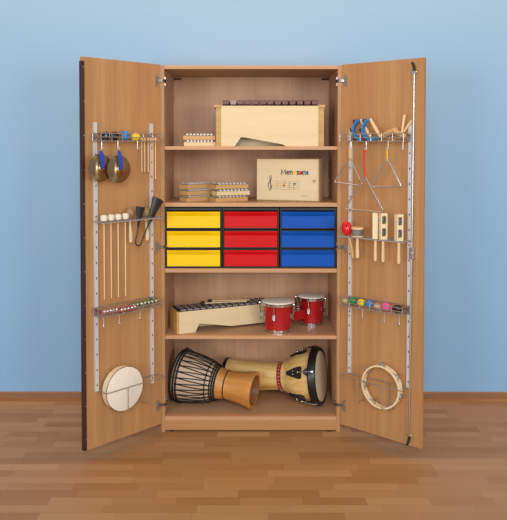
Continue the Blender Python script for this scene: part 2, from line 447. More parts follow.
G = 'cymbals hanging by blue straps'
def cymbal(u, z, label, lean, hu, hz):
    t = thing('cymbal', label, 'cymbal', G, at('L', u, .072 if lean > 0 else .087, z), RZ['L'])
    R = .067
    pr = [(.0035, .0125), (.010, .0118), (.018, .0085), (.023, .0045), (.045, .0025), (R, -.002), (R, -.0028), (.045, .0015), (.023, .0035), (.018, .0072), (.010, .0105), (.0035, .0112)]
    M = Matrix.Rotation(-PI / 2, 4, 'X')
    MB().lathe(pr + [pr[0]], M, 56).build('plate', bronze, t)
    dx, dz = hu - u, hz - z
    # blue leather strap from the hook to the dome
    b = MB(); w = .0105
    d = Vector((dx, 0, dz)); side_ = Vector((0, 1, 0)).cross(d).normalized() * w
    pts = [Vector((0, .013, -.004)), Vector((dx * .12, .018, dz * .12)), Vector((dx * .5, .019, dz * .5)), Vector((dx * .88, .014, dz * .88)), Vector((dx, .009, dz))]
    ws = [.55, .95, 1.05, .95, .7]
    vs = []
    for p, k in zip(pts, ws):
        for q in (-1, 1):
            for e in (0, .003): vs.append(p + side_ * q * k + Vector((0, e, 0)))
    fs = []
    for i in range(len(pts) - 1):
        o = i * 4
        for a, c in ((0, 1), (1, 3), (3, 2), (2, 0)): fs.append((o + a, o + c, o + c + 4, o + a + 4))
    fs += [(0, 1, 3, 2), (16, 17, 19, 18)]
    b.add(vs, fs); b.build('strap', bluestrap, t)
    return t
cymbal(.419, 1.417, 'bronze hand cymbal on a blue strap, the one hung nearer the door edge strip', 1, .425, 1.498)
cymbal(.324, 1.410, 'bronze hand cymbal on a blue strap, overlapping in front of the other one', -1, .333, 1.497)

G = 'felt beaters in the slotted rack'
def felt_beater(u, label):
    t = thing('felt_beater', label, 'beater', G, at('L', u, .0645, 1.1588), RZ['L'])
    pr = [(0, 0), (.010, .0005), (.0155, .004), (.0175, .010), (.0175, .022), (.0155, .028), (.010, .0315), (0, .032)]
    MB().lathe(pr, None, 24).build('felt_head', felt, t)
    MB().lathe([(0, -.378), (.0022, -.377), (.003, -.01), (.003, .001), (0, .001)], None, 10).build('stick', palewood, t)
    return t
for u, w in ((.397, 'first counting from the dark door edge strip'), (.357, 'second counting from the dark door edge strip'), (.316, 'third counting from the dark door edge strip'), (.273, 'fourth and nearest the gourd maraca')):
    felt_beater(u, f'long felt beater with white head, {w}')
def gourd_maraca(u, label, lean):
    t = thing('gourd_maraca', label, 'maraca', 'gourd maracas behind the double cone bell', at('L', u, .0425, 1.1585), RZ['L'])
    MB().ell((0, 0, .0265), (.0262, .0235, .0265)).build('gourd', olive, t)
    MB().tube([(0, 0, .004), (lean * .2, 0, -.03), (lean, 0, -.08), (lean, 0, -.118)], [.005, .0055, .0095, .008], 12).build('handle', palering, t)
gourd_maraca(.228, 'olive gourd maraca with pale handle, between felt beaters and small black cone', -.003)
gourd_maraca(.128, 'olive gourd maraca mostly hidden behind the large black cone', -.006)
# double cone bell
ab = thing('double_cone_bell', 'black metal double cone hand bell joined by a bent rod, standing in the rack', 'bell', None, at('L', .18, .0765, 1.157), RZ['L'])
def cone_bell(name, tip, mouth, rm):
    d = Vector((mouth[0] - tip[0], 0, mouth[1] - tip[1])); L_ = d.length
    M = Matrix.Translation((tip[0], 0, tip[1])) @ Matrix.Diagonal((1, .46, 1, 1)) @ Vector((0, 0, 1)).rotation_difference(d).to_matrix().to_4x4()
    pr = [(.0045, 0), (rm * .45, L_ * .42), (rm, L_), (rm - .0015, L_ + .0003), (rm * .42, L_ * .42), (.002, L_ * .03)]
    MB().lathe(pr, M, 32).build(name, blackmetal, ab, bev=0)
cone_bell('small_cone', (.026, -.045), (.009, .060), .0285)
cone_bell('large_cone', (-.034, -.043), (-.103, .094), .037)
pts = [(.026, 0, -.042), (.032, 0, -.075), (.040, 0, -.105)] + [(.022 + .0185 * math.cos(a), 0, -.115 + .0185 * math.sin(a)) for a in [-.0 - PI * k / 8 for k in range(9)]] + [(-.008, 0, -.095), (-.034, 0, -.040)]
MB().tube(pts, .0035, 10).build('bent_rod', blackmetal, ab)

# bell bands
G = 'bell bands in the lower wire basket'
def bell_band(u, n, z, ln, m, nb, label):
    t = thing('bell_band', label, 'jingle band', G, at('L', u, n, z), RZ['L'])
    hw = ln / 2; r = .0085
    loop = [(-hw + r, -r)] + [(hw - r + r * math.sin(a), -r * math.cos(a)) for a in [PI * k / 6 for k in range(0, 7)]] + [(-hw + r - r * math.sin(a), r * math.cos(a)) for a in [PI * k / 6 for k in range(0, 6)]]
    outer = loop; inner = [(x * (1 - .003 / hw), y * .72) for x, y in loop]
    b = MB(); k = len(loop); z0, z1 = -.010, .010
    vs = [(x, y, zz) for zz in (z0, z1) for (x, y) in outer] + [(x, y, zz) for zz in (z0, z1) for (x, y) in inner]; fs = []
    for i in range(k):
        j = (i + 1) % k
        fs += [(i, j, j + k, i + k), (i + 2 * k, i + 3 * k, j + 3 * k, j + 2 * k), (i + k, j + k, j + 3 * k, i + 3 * k), (i, i + 2 * k, j + 2 * k, j)]
    b.add(vs, fs).build('band', m, t)
    for i in range(nb):
        x = -hw + .012 + (ln - .024) * i / (nb - 1)
        b = MB().ell((x, r + .0085, .004), (.0090, .0090, .0090), 14, 8).box((x - .006, r + .0165, .0032), (x + .006, r + .0178, .0048), 1)
        b.build('bell', [chrome, darkhole], t)
bell_band(.355, .038, .7145, .095, magenta, 5, 'magenta band of silver bells nearest the door edge strip')
bell_band(.262, .056, .7135, .104, magenta, 5, 'magenta band of silver bells in the middle of the lower basket')
bell_band(.140, .030, .717, .165, greenband, 7, 'green band of silver bells in the lower wire basket')

# frame drum
R = .1075
fd = thing('frame_drum', 'round hand drum with white skin and pale wooden frame, held in bent wires', 'drum', None, at('L', .275, .0195, .3155), RZ['L'])
M = Matrix.Rotation(-PI / 2, 4, 'X')
MB().lathe([(R - .006, .0), (R, .0), (R, .040), (R - .006, .040), (R - .006, .0)], M, 72).build('frame', palering, fd)
MB().lathe([(0, .0418), (R - .004, .0418), (R + .0006, .0402), (R + .0008, .036), (R + .0002, .036), (R + .0001, .0401), (0, .0404)], M, 72).build('drum_skin', skin, fd)
MB().tube([((R + .0012) * math.cos(a), .0385, (R + .0012) * math.sin(a)) for a in [2 * PI * k / 72 for k in range(72)]], .0017, 8, True).build('rim_cord', blackmetal, fd)

# ------------------------------------------------------------------ lock-rod door: jingles, scrapers, triangles
G = 'blue jingle hoops in the top wire basket'
def jingle_hoop(u, n, label):
    t = thing('jingle_hoop', label, 'jingle', G, at('R', u, n, 1.5492), RZ['R'])
    # local x is minus u; handle runs from the upper end to the lower end of the hoop
    A = Vector((.025, 0, .104)); B = Vector((-.030, 0, .018)); C0 = Vector((.018, 0, .055)); r = .05
    a0 = math.atan2(A.z - C0.z, A.x - C0.x); a1 = math.atan2(B.z - C0.z, B.x - C0.x)
    arcpts = [tuple(A)]; k0, k1 = PI * .42, -PI * .62
    arcpts += [(C0.x + r * math.cos(k0 + (k1 - k0) * k / 14), 0, C0.z + r * math.sin(k0 + (k1 - k0) * k / 14)) for k in range(15)] + [tuple(B)]
    b = MB()
    P = [Vector(p) for p in arcpts]
    vs = []; fs = []
    for i, p in enumerate(P):
        tt = (P[min(i + 1, len(P) - 1)] - P[max(i - 1, 0)]).normalized(); nn = Vector((-tt.z, 0, tt.x)) * .0055
        for q, e in ((-1, -1), (1, -1), (1, 1), (-1, 1)): vs.append(p + nn * q + Vector((0, .009 * e, 0)))
    for i in range(len(P) - 1):
        for k in range(4): fs.append((i * 4 + k, i * 4 + (k + 1) % 4, i * 4 + 4 + (k + 1) % 4, i * 4 + 4 + k))
    fs += [(0, 1, 2, 3), tuple(range(len(vs) - 1, len(vs) - 5, -1))]
    b.add(vs, fs).build('hoop', skyblue, t)
    MB().tube([A + (A - B) * .04, A * .5 + B * .5, B + (B - A) * .02], [.0075, .0088, .0075], 14).build('handle', palewood, t)
    for a in (PI * .26, 0.02, -PI * .24):
        c = (C0.x + (r + .012) * math.cos(a), 0, C0.z + (r + .012) * math.sin(a))
        MB().ell(c, (.0118, .0105, .0118), 14, 8).box((c[0] - .008, .0096, c[2] - .0012), (c[0] + .008, .0108, c[2] + .0012), 1).build('bell', [nickel, darkhole], t)
jingle_hoop(.166, .034, 'blue jingle hoop with wooden handle, the one nearest the hinge')
jingle_hoop(.238, .060, 'blue jingle hoop with wooden handle, beside the wooden scrapers')
G = 'wooden scrapers in the top wire basket'
def scraper(u, n, a, b_, label, r=.0135):
    t = thing('wooden_scraper', label, 'scraper', G, at('R', u, n, 1.549), RZ['R'])
    a = Vector((-(a[0] - u), 0, a[1] - 1.549)); b_ = Vector((-(b_[0] - u), 0, b_[1] - 1.549))
    L_ = (b_ - a).length; pr = [(0, 0), (r * .8, 0)]; k = 0
    while k < 9: pr += [(r, L_ * (k + .2) / 9), (r, L_ * (k + .6) / 9), (r * .72, L_ * (k + .8) / 9)]; k += 1
    pr += [(r * .8, L_), (0, L_)]
    mis = [1 if (abs(pr[i][0] - r * .72) < 1e-6 or abs(pr[i + 1][0] - r * .72) < 1e-6) else 0 for i in range(len(pr) - 1)]
    MB().lathe(pr, axis_matrix(a, b_ - a), 20, mis=mis).build('ribbed_body', [palewood, tanwood], t)
    return t
scraper(.30, .030, (.262, 1.572), (.345, 1.604), 'ribbed wooden scraper slanting up beside the blue hoop')
t = scraper(.375, .060, (.345, 1.597), (.405, 1.566), 'ribbed wooden scraper slanting down, below the upright stick')
def stick(u0, z0, u1, z1, n, label, r):
    b = MB(); d = Vector((-(u1 - u0), 0, z1 - z0)); b.tube([(0, 0, 0), d * .5, d], [r * .8, r, r], 12)
    dmesh('R', b, 'wooden_stick', palewood, u0, n, z0, label, 'stick', 'sticks beside the scrapers')
stick(.372, 1.572, .389, 1.674, .036, 'short wooden stick poking up steeply out of the basket', .0062)
stick(.352, 1.560, .418, 1.645, .020, 'short wooden stick leaning towards the perforated rail behind the steep one', .0062)

G = 'triangles hanging by cords'
def triangle(top, l, r, gap, n, hook, cord, label):
    t = thing('triangle', label, 'triangle', G, at('R', top[0], n, top[1]), RZ['R'])
    P = lambda q: Vector((-(q[0] - top[0]), 0, q[1] - top[1]))
    A, B, C = P(top), P(l), P(r)
    def corner(p, a, b, k=.012):
        d1 = (a - p).normalized() * k; d2 = (b - p).normalized() * k
        return [p + d1, p + d1 * .45 + d2 * .12 , p + (d1 + d2) * .2, p + d2 * .45 + d1 * .12, p + d2]
    if gap == 'r': path = [C + (A - C).normalized() * .012] + corner(A, C, B) + corner(B, A, C) + [C + (B - C).normalized() * .004]
    else: path = [B + (A - B).normalized() * .012] + corner(A, B, C) + corner(C, A, B) + [B + (C - B).normalized() * .004]
    MB().tube(path, .0037, 10).build('steel_rod', chrome, t)
    h = P(hook)
    b = MB(); lo = A + Vector((0, 0, -.010)); b.tube([lo + Vector((-.004, .004, 0)), Vector((h.x - .004, .005, h.z)), h + Vector((0, .004, .006)), Vector((h.x + .004, -.004, h.z)), lo + Vector((.004, -.006, 0)), lo + Vector((0, 0, -.004))], .0026, 8, True)
    b.build('cord', cord, t)
    if cord == redcord: MB().tube([(h.x, .006, h.z), (h.x - .012, .008, h.z + .001), (h.x - .022, .008, h.z - .004), (h.x - .026, .007, h.z - .002)], .0026, 8).build('cord_end', cord, t)
triangle((.119, 1.464), (.023, 1.337), (.197, 1.323), 'r', .0995, (.119, 1.500), yellowcord, 'steel triangle on a yellow cord, nearest the open shelves')
triangle((.211, 1.378), (.097, 1.203), (.323, 1.202), 'r', .110, (.208, 1.497), redcord, 'largest and lowest steel triangle, on a red cord')
triangle((.331, 1.464), (.243, 1.320), (.410, 1.331), 'l', .0995, (.331, 1.497), yellowcord, 'steel triangle on a yellow cord, nearest the lock rod')

# rack instruments
rm = thing('red_maraca', 'shiny red egg-shaped maraca with wooden handle, in the slotted rack', 'maraca', None, at('R', .096, .0775, 1.0637), RZ['R'])
Mx = Matrix.Rotation(.22, 4, 'Y')
MB().ell((0, 0, .0385), (.0275, .0245, .038), M=Mx).build('shell', maracared, rm)
MB().ell((-.014, .0195, .050), (.003, .003, .009), 8, 6, M=Mx).build('slot', rubber, rm)
MB().tube([(-.001, 0, .006), (-.012, 0, -.03), (-.024, 0, -.075), (-.030, 0, -.112)], [.0062, .0075, .0088, .007], 12).build('handle', tanwood, rm)
cb = thing('bead_shaker', 'cylinder shaker wound with steel beads under a wooden cap, beside the red maraca', 'shaker', None, at('R', .151, .0775, 1.0637), RZ['R'])
MB().lathe([(0, 0), (.030, 0), (.032, .003), (.032, .0065), (0, .0065)], None, 32).build('lower_cap', palewood, cb)
pr = [(.026, .0066)]
for k in range(7): pr += [(.0305, .0075 + k * .0042), (.029, .0103 + k * .0042)]
pr += [(.026, .038)]
MB().lathe(pr, None, 36).build('bead_winding', mat('steel_beads', (150, 148, 146), .4, .6), cb)
MB().lathe([(0, .0381), (.031, .0381), (.0325, .041), (.0325, .047), (.030, .049), (0, .049)], None, 32).build('upper_cap', palewood, cb)
MB().lathe([(0, -.108), (.0085, -.107), (.0105, -.095), (.0075, -.04), (.0062, 0), (0, 0)], None, 16).build('handle', palewood, cb)

G = 'wooden jingle sticks in the slotted rack'
def jingle_stick(u, label, rot, n):
    t = thing('jingle_stick', label, 'jingle stick', G, at('R', u, n, 1.0637), RZ['R'] + rot)
    hw, hd, hh = .0175, .0125, .129
    b = MB()
    slots = ((.016, .056), (.076, .116))
    b.box((-hw, -hd, 0), (-.0105, hd, hh)); b.box((.0105, -hd, 0), (hw, hd, hh))
    zs = [0] + [q for sl in slots for q in sl] + [hh]
    for k in (0, 2, 4): b.box((-.0106, -hd, zs[k]), (.0106, hd, zs[k + 1]))
    b.build('slotted_block', palering, t)
    for z0, z1 in slots:
        zc = (z0 + z1) / 2
        for xx in (-.0048, .0048):
            M_ = Matrix.Translation((xx, 0, zc)) @ Matrix.Rotation(PI / 2, 4, 'Y')
            MB().lathe([(0, -.0008), (.017, -.0016), (.0172, -.0008), (.006, .0004), (.004, .0016), (0, .0018)], M_, 20).build('jingle_disc', gunbar, t)
        MB().rod((-hw + .001, 0, zc), (hw + .0035, 0, zc), .0018, 8).build('pin', steel, t)
    MB().lathe([(0, -.112), (.0065, -.111), (.0085, -.1), (.0068, -.02), (.0068, .001), (0, .001)], None, 14).build('handle', palewood, t)
jingle_stick(.256, 'wooden jingle stick turned edge-on, next to the bead shaker', PI / 2 + .45, .0775)
jingle_stick(.299, 'wooden jingle stick facing outward, close beside the edge-on one', .95, .0775)
jingle_stick(.386, 'wooden jingle stick standing apart, nearest the lock rod', 1.05, .0775)

G = 'eggs in the lower wire basket'
def egg(u, r, m, label, tilt=0):
    b = MB(); pr = []
    for k in range(15):
        a = PI * k / 14; pr.append((max(0, math.sin(a)) * (1 - .12 * -math.cos(a)) if 0 < k < 14 else 0, -math.cos(a)))
    M_ = Matrix.Rotation(tilt, 4, 'Y') @ Matrix.Rotation(PI / 2, 4, 'Y') @ Matrix.Diagonal((r[1], r[1], r[0], 1))
    b.lathe(pr, M_, 24)
    dmesh('R', b, 'egg_shaker', m, u, .050, .7053 + r[1] * 1.02, label, 'egg shaker', G)
egg(.060, (.019, .014), eggbeige, 'small beige wooden egg at the hinge end of the wire basket')
egg(.106, (.0262, .0195), egggreen, 'green egg shaker in the lower wire basket', .2)
egg(.157, (.0225, .019), eggyellow, 'yellow egg shaker between the green and blue eggs')
egg(.205, (.0245, .0195), skyblue, 'blue egg shaker in the lower wire basket')
egg(.251, (.0195, .015), eggbeige, 'small beige wooden egg between the blue and pink eggs')
egg(.300, (.0270, .0205), eggpink, 'pink egg shaker in the lower wire basket')
egg(.364, (.0265, .0195), eggblack, 'black egg shaker at the lock-rod end of the wire basket')

# tambourine
tb = thing('tambourine', 'skinless pale wooden tambourine with steel jingles, held in bent wires', 'tambourine', None, at('R', .276, .026, .3185), RZ['R'])
R = .108; ri = R - .0075; N_ = 84; dp = .034
b = MB(); slots = []
cent = [math.radians(a) for a in (90, 38, 352, 300, 245, 195, 142)]
def in_slot(a): return any(abs((a - c + PI) % (2 * PI) - PI) < .20 for c in cent)
for k in range(N_):
    a0, a1 = 2 * PI * k / N_, 2 * PI * (k + 1) / N_
    for y0, y1 in (((0, .0095), (.0245, dp)) if in_slot((a0 + a1) / 2) else ((0, .0095), (.0095, .0245), (.0245, dp))):
        p = lambda r, a, y: (r * math.cos(a), y, r * math.sin(a))
        vs = [p(ri, a0, y0), p(R, a0, y0), p(R, a1, y0), p(ri, a1, y0), p(ri, a0, y1), p(R, a0, y1), p(R, a1, y1), p(ri, a1, y1)]
        fs = [(1, 2, 6, 5), (0, 4, 7, 3)]
        if y0 == 0: fs.append((0, 1, 2, 3))
        if y1 == dp: fs.append((4, 5, 6, 7))
        inb = in_slot((a0 + a1) / 2)
        if inb: fs += [(4, 5, 6, 7)] if y1 < .02 else [(0, 1, 2, 3)]
        if not inb and y0 == .0095:
            if in_slot(a0 - PI / N_): fs.append((0, 1, 5, 4))
            if in_slot(a1 + PI / N_): fs.append((3, 2, 6, 7))
        b.add(vs, fs)
b.build('frame', palering, tb)
for c in cent:
    for dy in (.0145, .0195):
        rr_ = R - .0035; M_ = Matrix.Translation((rr_ * math.cos(c), dy, rr_ * math.sin(c))) @ Matrix.Rotation(-PI / 2, 4, 'X')
        MB().lathe([(0, -.0006), (.0155, -.0012), (.016, -.0004), (.006, .0006), (.003, .0016), (0, .0018)], M_, 20).build('jingle', chrome, tb)

# ------------------------------------------------------------------ shelf 1: glockenspiels and bass bar box
def glock(name_label, loc, rz, ln, dp, wd, group, cat='glockenspiel'):
    """front edge on y=0, front corner at the origin, bars across y"""
    t = thing('glockenspiel', name_label, cat, group, loc, rz)
    d0, d1 = dp, dp * .72; hb = .0225; tk = .008
    off = (d0 - d1) / 2
    b = MB(); b.prism([(0, 0), (ln, off), (ln, off + tk), (0, tk)], 0, hb, 'z'); b.prism([(0, d0 - tk), (ln, d0 - off - tk), (ln, d0 - off), (0, d0)], 0, hb, 'z')
    b.box((0, tk, 0), (tk, d0 - tk, hb)); b.box((ln - tk, off + tk, 0), (ln, d0 - off - tk, hb)); b.box((tk, d0 / 2 - .006, 0), (ln - tk, d0 / 2 + .006, .006))
    b.build('box_frame', wd, t)
    nb = 8
    for k in range(nb):
        x = .012 + (ln - .024) * (k + .5) / nb; f = x / ln; hd = (d0 * (1 - f) + d1 * f) / 2 + .0025
        w_ = (ln - .024) / nb * .32
        MB().box((x - w_, d0 / 2 - hd, hb + .0020), (x + w_, d0 / 2 + hd, hb + .0078)).lathe([(.0028, 0), (.0028, .003), (.0016, .0038), (0, .0040)], Matrix.Translation((x, d0 / 2 - hd + .010, hb + .0077)), 8).lathe([(.0028, 0), (.0028, .003), (.0016, .0038), (0, .0040)], Matrix.Translation((x, d0 / 2 + hd - .010, hb + .0077)), 8).build('tone_bar', tonebar_white, t)
    b = MB()
    for f_ in (.12, .88):
        b.tube([(.006, d0 * f_ + (0 if f_ < .5 else 0), hb + .0008), (ln - .006, (d0 / 2 + (d1 * (f_ - .5))), hb + .0008)], .0014, 6)
    b.build('felt_strip', black, t)
    return t
glock('lower of the two small glockenspiels beside the big dark-barred instrument', (-.357, .050, SH[0]), .02, .168, .085, paleglock, 'stacked pair of glockenspiels')
glock('upper of the two small glockenspiels beside the big dark-barred instrument', (-.361, .052, SH[0] + .0345), .0, .170, .085, glockwood, 'stacked pair of glockenspiels')

bx = thing('bass_xylophone', 'large pale box xylophone with dark wooden bars on the top shelf', 'xylophone', None, (.10, .02, SH[0]))
X0, X1, TZ = -.258, .256, .214
MB().prism([(X0, 0), (X0 + .072, 0), (X0 + .105, .048), (X0 + .125, .047), (X0 + .325, .010), (X0 + .345, 0), (X1, 0), (X1, TZ), (X0, TZ)], 0, .014, 'y').build('front_board', birch_x, bx)
MB().box((X0, .12, .0), (X1, .132, TZ - .0065)).build('sound_board', birch_x, bx)
MB().box((X0, .29, .0), (X1, .304, TZ)).build('rear_board', birch_x, bx)
for sg, xa, xb in ((-1, X0 - .027, X0 - .0005), (1, X1 + .0005, X1 + .030)):
    MB().box((xa, .006, 0), (xb, .300, TZ - .010)).build('end_board', tanwood, bx)
    MB().box((xa - (.012 if sg < 0 else 0), .000, TZ - .0098), (xb + (.0 if sg < 0 else .006), .306, TZ + .006)).build('end_cap', tanwood, bx, bev=.001)
MB().box((X0 + .001, .0145, TZ - .006), (X1 - .001, .289, TZ)).build('bar_bed', birch_x, bx)
for k in range(13):
    x = X0 + .025 + k * .0392
    o = MB().box((x - .0168, .004 + .002 * (k % 2), TZ + .006), (x + .0168, .297, TZ + .030)).build('tone_bar', (rosewood if k != 1 else mat('faded_rosewood', (150, 128, 122), .4)), bx, bev=.003)
    if k == 1: o['label'] = 'pale greyish bar among the dark ones'
for yy in (.05, .25): MB().tube([(X0 + .004, yy, TZ + .003), (X1 - .004, yy, TZ + .003)], .003, 8).build('bar_cord', black, bx)

# ------------------------------------------------------------------ shelf 2: stacked glockenspiels and note box
G = 'six small glockenspiels on the second shelf'
for i, w in enumerate(('bottom', 'middle', 'top')):
    glock(f'{w} glockenspiel of the stack standing nearest the strip-edged door', (-.343 + .003 * (i == 1), .062 + .002 * i, SH[1] + .0345 * i), .68 + .02 * (i - 1), .170, .075, glockwood, G)
for i, w in enumerate(('bottom', 'middle', 'top')):
    glock(f'{w} glockenspiel of the stack beside the printed wooden box', (-.186 + .004 * (i == 1), .050 + .002 * i, SH[1] + .0345 * i), .44 + (.04, -.05, .01)[i], .195, .085, paleglock if i == 1 else glockwood, G)

mb = thing('note_game_box', 'upright pale wooden box printed with a treble clef, coloured notes and lettering', 'box', None, (.366, .095, SH[1]), PI - math.radians(16))
# local x runs to the left along the face, y towards the viewer after the half turn
BW, BH, BD = .350, .230, .125
MB().box((0, -BD, 0), (BW, -.008, BH)).build('box_body', birch_z, mb, bev=.0015)
MB().box((.004, -.0078, .003), (BW - .003, .0, BH - .003)).build('sliding_lid', birch_x, mb, bev=.001)
def face(px, py): return (BW * (318.3 - px) / 62.6, BH * (200.4 - py) / 42.4)
def disc(b, c, rx, rz_, mi=0, y0=-.0002, y1=.0007, rot=0):
    b.prism([(c[0] + rx * math.cos(a) * math.cos(rot) - rz_ * math.sin(a) * math.sin(rot), c[1] + rx * math.cos(a) * math.sin(rot) + rz_ * math.sin(a) * math.cos(rot)) for a in [2 * PI * k / 20 for k in range(20)]], y0, y1, 'y', mi)
def lettering(body, px0, px1, py0, py1):
    cu = bpy.data.curves.new('lettering', 'FONT'); cu.body = body; cu.extrude = .0; cu.offset = .02
    tmp = bpy.data.objects.new('lettering_source', cu); COL.objects.link(tmp)
    dg = bpy.context.evaluated_depsgraph_get(); me = bpy.data.meshes.new_from_object(tmp.evaluated_get(dg))
    bpy.data.objects.remove(tmp)
    xs = [v.co.x for v in me.vertices]; ys = [v.co.y for v in me.vertices]
    a0, a1, b0, b1 = min(xs), max(xs), min(ys), max(ys)
    L0, z1 = face(px0, py0); L1, z0 = face(px1, py1)
    b = MB()
    vs = [(L0 + (L1 - L0) * (v.co.x - a0) / (a1 - a0), .0007, z0 + (z1 - z0) * (v.co.y - b0) / (b1 - b0)) for v in me.vertices]
    b.add(vs, [tuple(p.vertices) for p in me.polygons]); bpy.data.meshes.remove(me)
    o = b.build('lettering', inkdark, mb)
    sm = o.modifiers.new('ink_depth', 'SOLIDIFY'); sm.thickness = .0006
    return o
def stroke_letter(pts, px0, px1, py0, py1):
    L0, z1 = face(px0, py0); L1, z0 = face(px1, py1)
    MB().tube([(L0 + (L1 - L0) * a, .0004, z0 + (z1 - z0) * b_) for a, b_ in pts], .0030, 6).build('lettering', inkdark, mb)
stroke_letter([(0, 0), (.04, 1), (.5, .22), (.96, 1), (1, 0)], 281.3, 285.3, 168.6, 173.8)
lettering('em', 286.1, 292.5, 169.8, 174.0)
lettering('s', 296.3, 299.6, 169.9, 174.0)
lettering('n', 302.2, 305.4, 169.9, 174.0)
for (cx, cy), m_ in (((294.2, 171.9), inkyellow), ((300.9, 171.9), inkred), ((307.0, 171.9), inkblue)):
    b = MB(); disc(b, face(cx, cy), .0075, .012); b.build('lettering', m_, mb)
b = MB()
for k in range(5):
    pts = []
    for q in range(13):
        f = q / 12; px = 268 + 32 * f; py = 180.2 + k * 1.9 + 1.2 * math.sin(f * PI * 1.2 - .4)
        x, z = face(px, py); pts.append((x, .0004, z))
    b.tube(pts, .00045, 5)
b.build('music_staff', inkdark, mb)
clef = [(270.5, 188.5), (269.2, 189.2), (268.6, 187.8), (270, 186.6), (271.5, 188), (270.6, 190), (268, 189.6), (267.2, 186.8), (269.2, 183), (271.2, 179.5), (271, 175.8), (269.8, 174.8), (269.0, 177.2), (269.8, 182), (270.6, 187.5), (270.4, 189.5), (269.2, 190), (268.6, 189.2)]
clef = [(270.2, 184.4), (271.6, 185.6), (271, 187.6), (269, 187.8), (267.6, 185.8), (268.2, 183), (270.3, 180.2), (271.1, 177.2), (270.5, 174.8), (269.6, 175.8), (269.5, 178.5), (270.2, 184), (270.8, 188.2), (270, 189.8), (268.8, 189.2)]
MB().tube([(face(*p)[0], .0006, face(*p)[1]) for p in clef], .0019, 6).build('treble_clef', inkdark, mb)
def note(px, py, m_, up):
    b = MB(); c = face(px, py); disc(b, c, .0068, .0052, rot=.4)
    sx = c[0] - up * .006; b.tube([(sx, .0005, c[1]), (sx, .0005, c[1] + up * .034)], .0009, 5)
    b.build('printed_note', m_, mb)
note(276.6, 185.2, inkyellow, 1); note(283.6, 185.0, inkred, 1); note(294.5, 183.0, inkblue, -1)
b = MB(); b.tube([(face(*p)[0], .0005, face(*p)[1]) for p in ((288.6, 181.5), (289.8, 182.8), (288.6, 184.2), (289.8, 185.6), (288.8, 187.2))], .001, 5); b.build('printed_rest', inkdark, mb)
b = MB()
for k, px in enumerate((300.6, 302.4, 303.6, 304.8, 306.6)):
    x, z = face(px, 195.2 + .15 * (k % 2)); b.box((x - .0022, -.0001, z - .0013), (x + .0022, .0006, z + .0013))
b.build('small_print', inkdark, mb)
b = MB(); disc(b, face(313.8, 180), .0085, .0085); b.build('finger_hole', holem, mb)

# ------------------------------------------------------------------ shelf 3: drawer units
G = 'three drawer units on the middle shelf'
UW, UH, UD = .2985, .322, .40
def drawer_unit(xc, m_, cname, place):
    t = thing('drawer_unit', f'black framed unit of three {cname} drawers, {place}', 'drawer unit', G, (xc, .014, SH[2]))
    b = MB(); hw = UW / 2
    b.box((-hw, 0, 0), (-hw + .006, UD, UH)); b.box((hw - .006, 0, 0), (hw, UD, UH)); b.box((-hw + .006, UD - .006, 0), (hw - .006, UD, UH))
    b.box((-hw + .006, 0, UH - .013), (hw - .006, UD - .006, UH)); b.box((-hw + .006, 0, 0), (hw - .006, UD - .006, .010))
    for k in (1, 2): b.box((-hw + .006, .004, k * .1035 + .003), (hw - .006, UD - .006, k * .1035 + .008))
    b.build('housing', black, t)
    for k in range(3):
        z0 = .0105 + k * .1035 + (.0 if k == 0 else -.002); hh = .086
        b = MB(); hx = hw - .0085
        prof = [(.004, 0), (.004, hh * .72), (-.001, hh * .80), (-.010, hh * .90), (-.0135, hh * .97), (-.0125, hh), (.010, hh), (.012, hh - .004), (.012, 0)]
        # bowed lip: the profile is swept over x with the lip growing towards the middle
        n = 16; vs = []; fs = []
        for i in range(n + 1):
            x = -hx + 2 * hx * i / n; bow = 1 - .55 * abs(2 * i / n - 1) ** 3
            for y, z in prof: vs.append((x, .004 + (y - .004) * bow if y < .004 else y, z0 + z))
        m2 = len(prof)
        for i in range(n):
            for j in range(m2): fs.append((i * m2 + j, i * m2 + (j + 1) % m2, (i + 1) * m2 + (j + 1) % m2, (i + 1) * m2 + j))
        fs += [tuple(range(m2)), tuple(range(n * m2 + m2 - 1, n * m2 - 1, -1))]
        b.add(vs, fs); b.box((-hx + .003, .0121, z0), (hx - .003, UD - .02, z0 + .004)); b.box((-hx + .003, .0121, z0 + .004), (-hx + .006, UD - .02, z0 + .07)); b.box((hx - .006, .0121, z0 + .004), (hx - .003, UD - .02, z0 + .07))
        dr = b.build('drawer', m_, t, sharp=20)
        MB().box((-hx * .42, .0032, z0 + .004), (hx * .42, .0039, z0 + hh * .58)).build('label_field', m_, dr)
        MB().prism([(.0065, z0 + hh + .0008), (.0, z0 + hh + .0008), (-.004, z0 + hh + .004), (-.004, z0 + hh + .0072), (.0, z0 + hh + .0078), (.0065, z0 + hh + .0078)], -hx, hx, 'x').build('rim', blackmetal, dr) if k < 3 and z0 + hh + .008 < UH - .0131 else None
drawer_unit(-.3045, yellow, 'yellow', 'nearest the strip-edged door')
drawer_unit(-.0010, red, 'red', 'between the yellow and blue ones')
drawer_unit(.3030, blue, 'blue', 'nearest the lock-rod door')

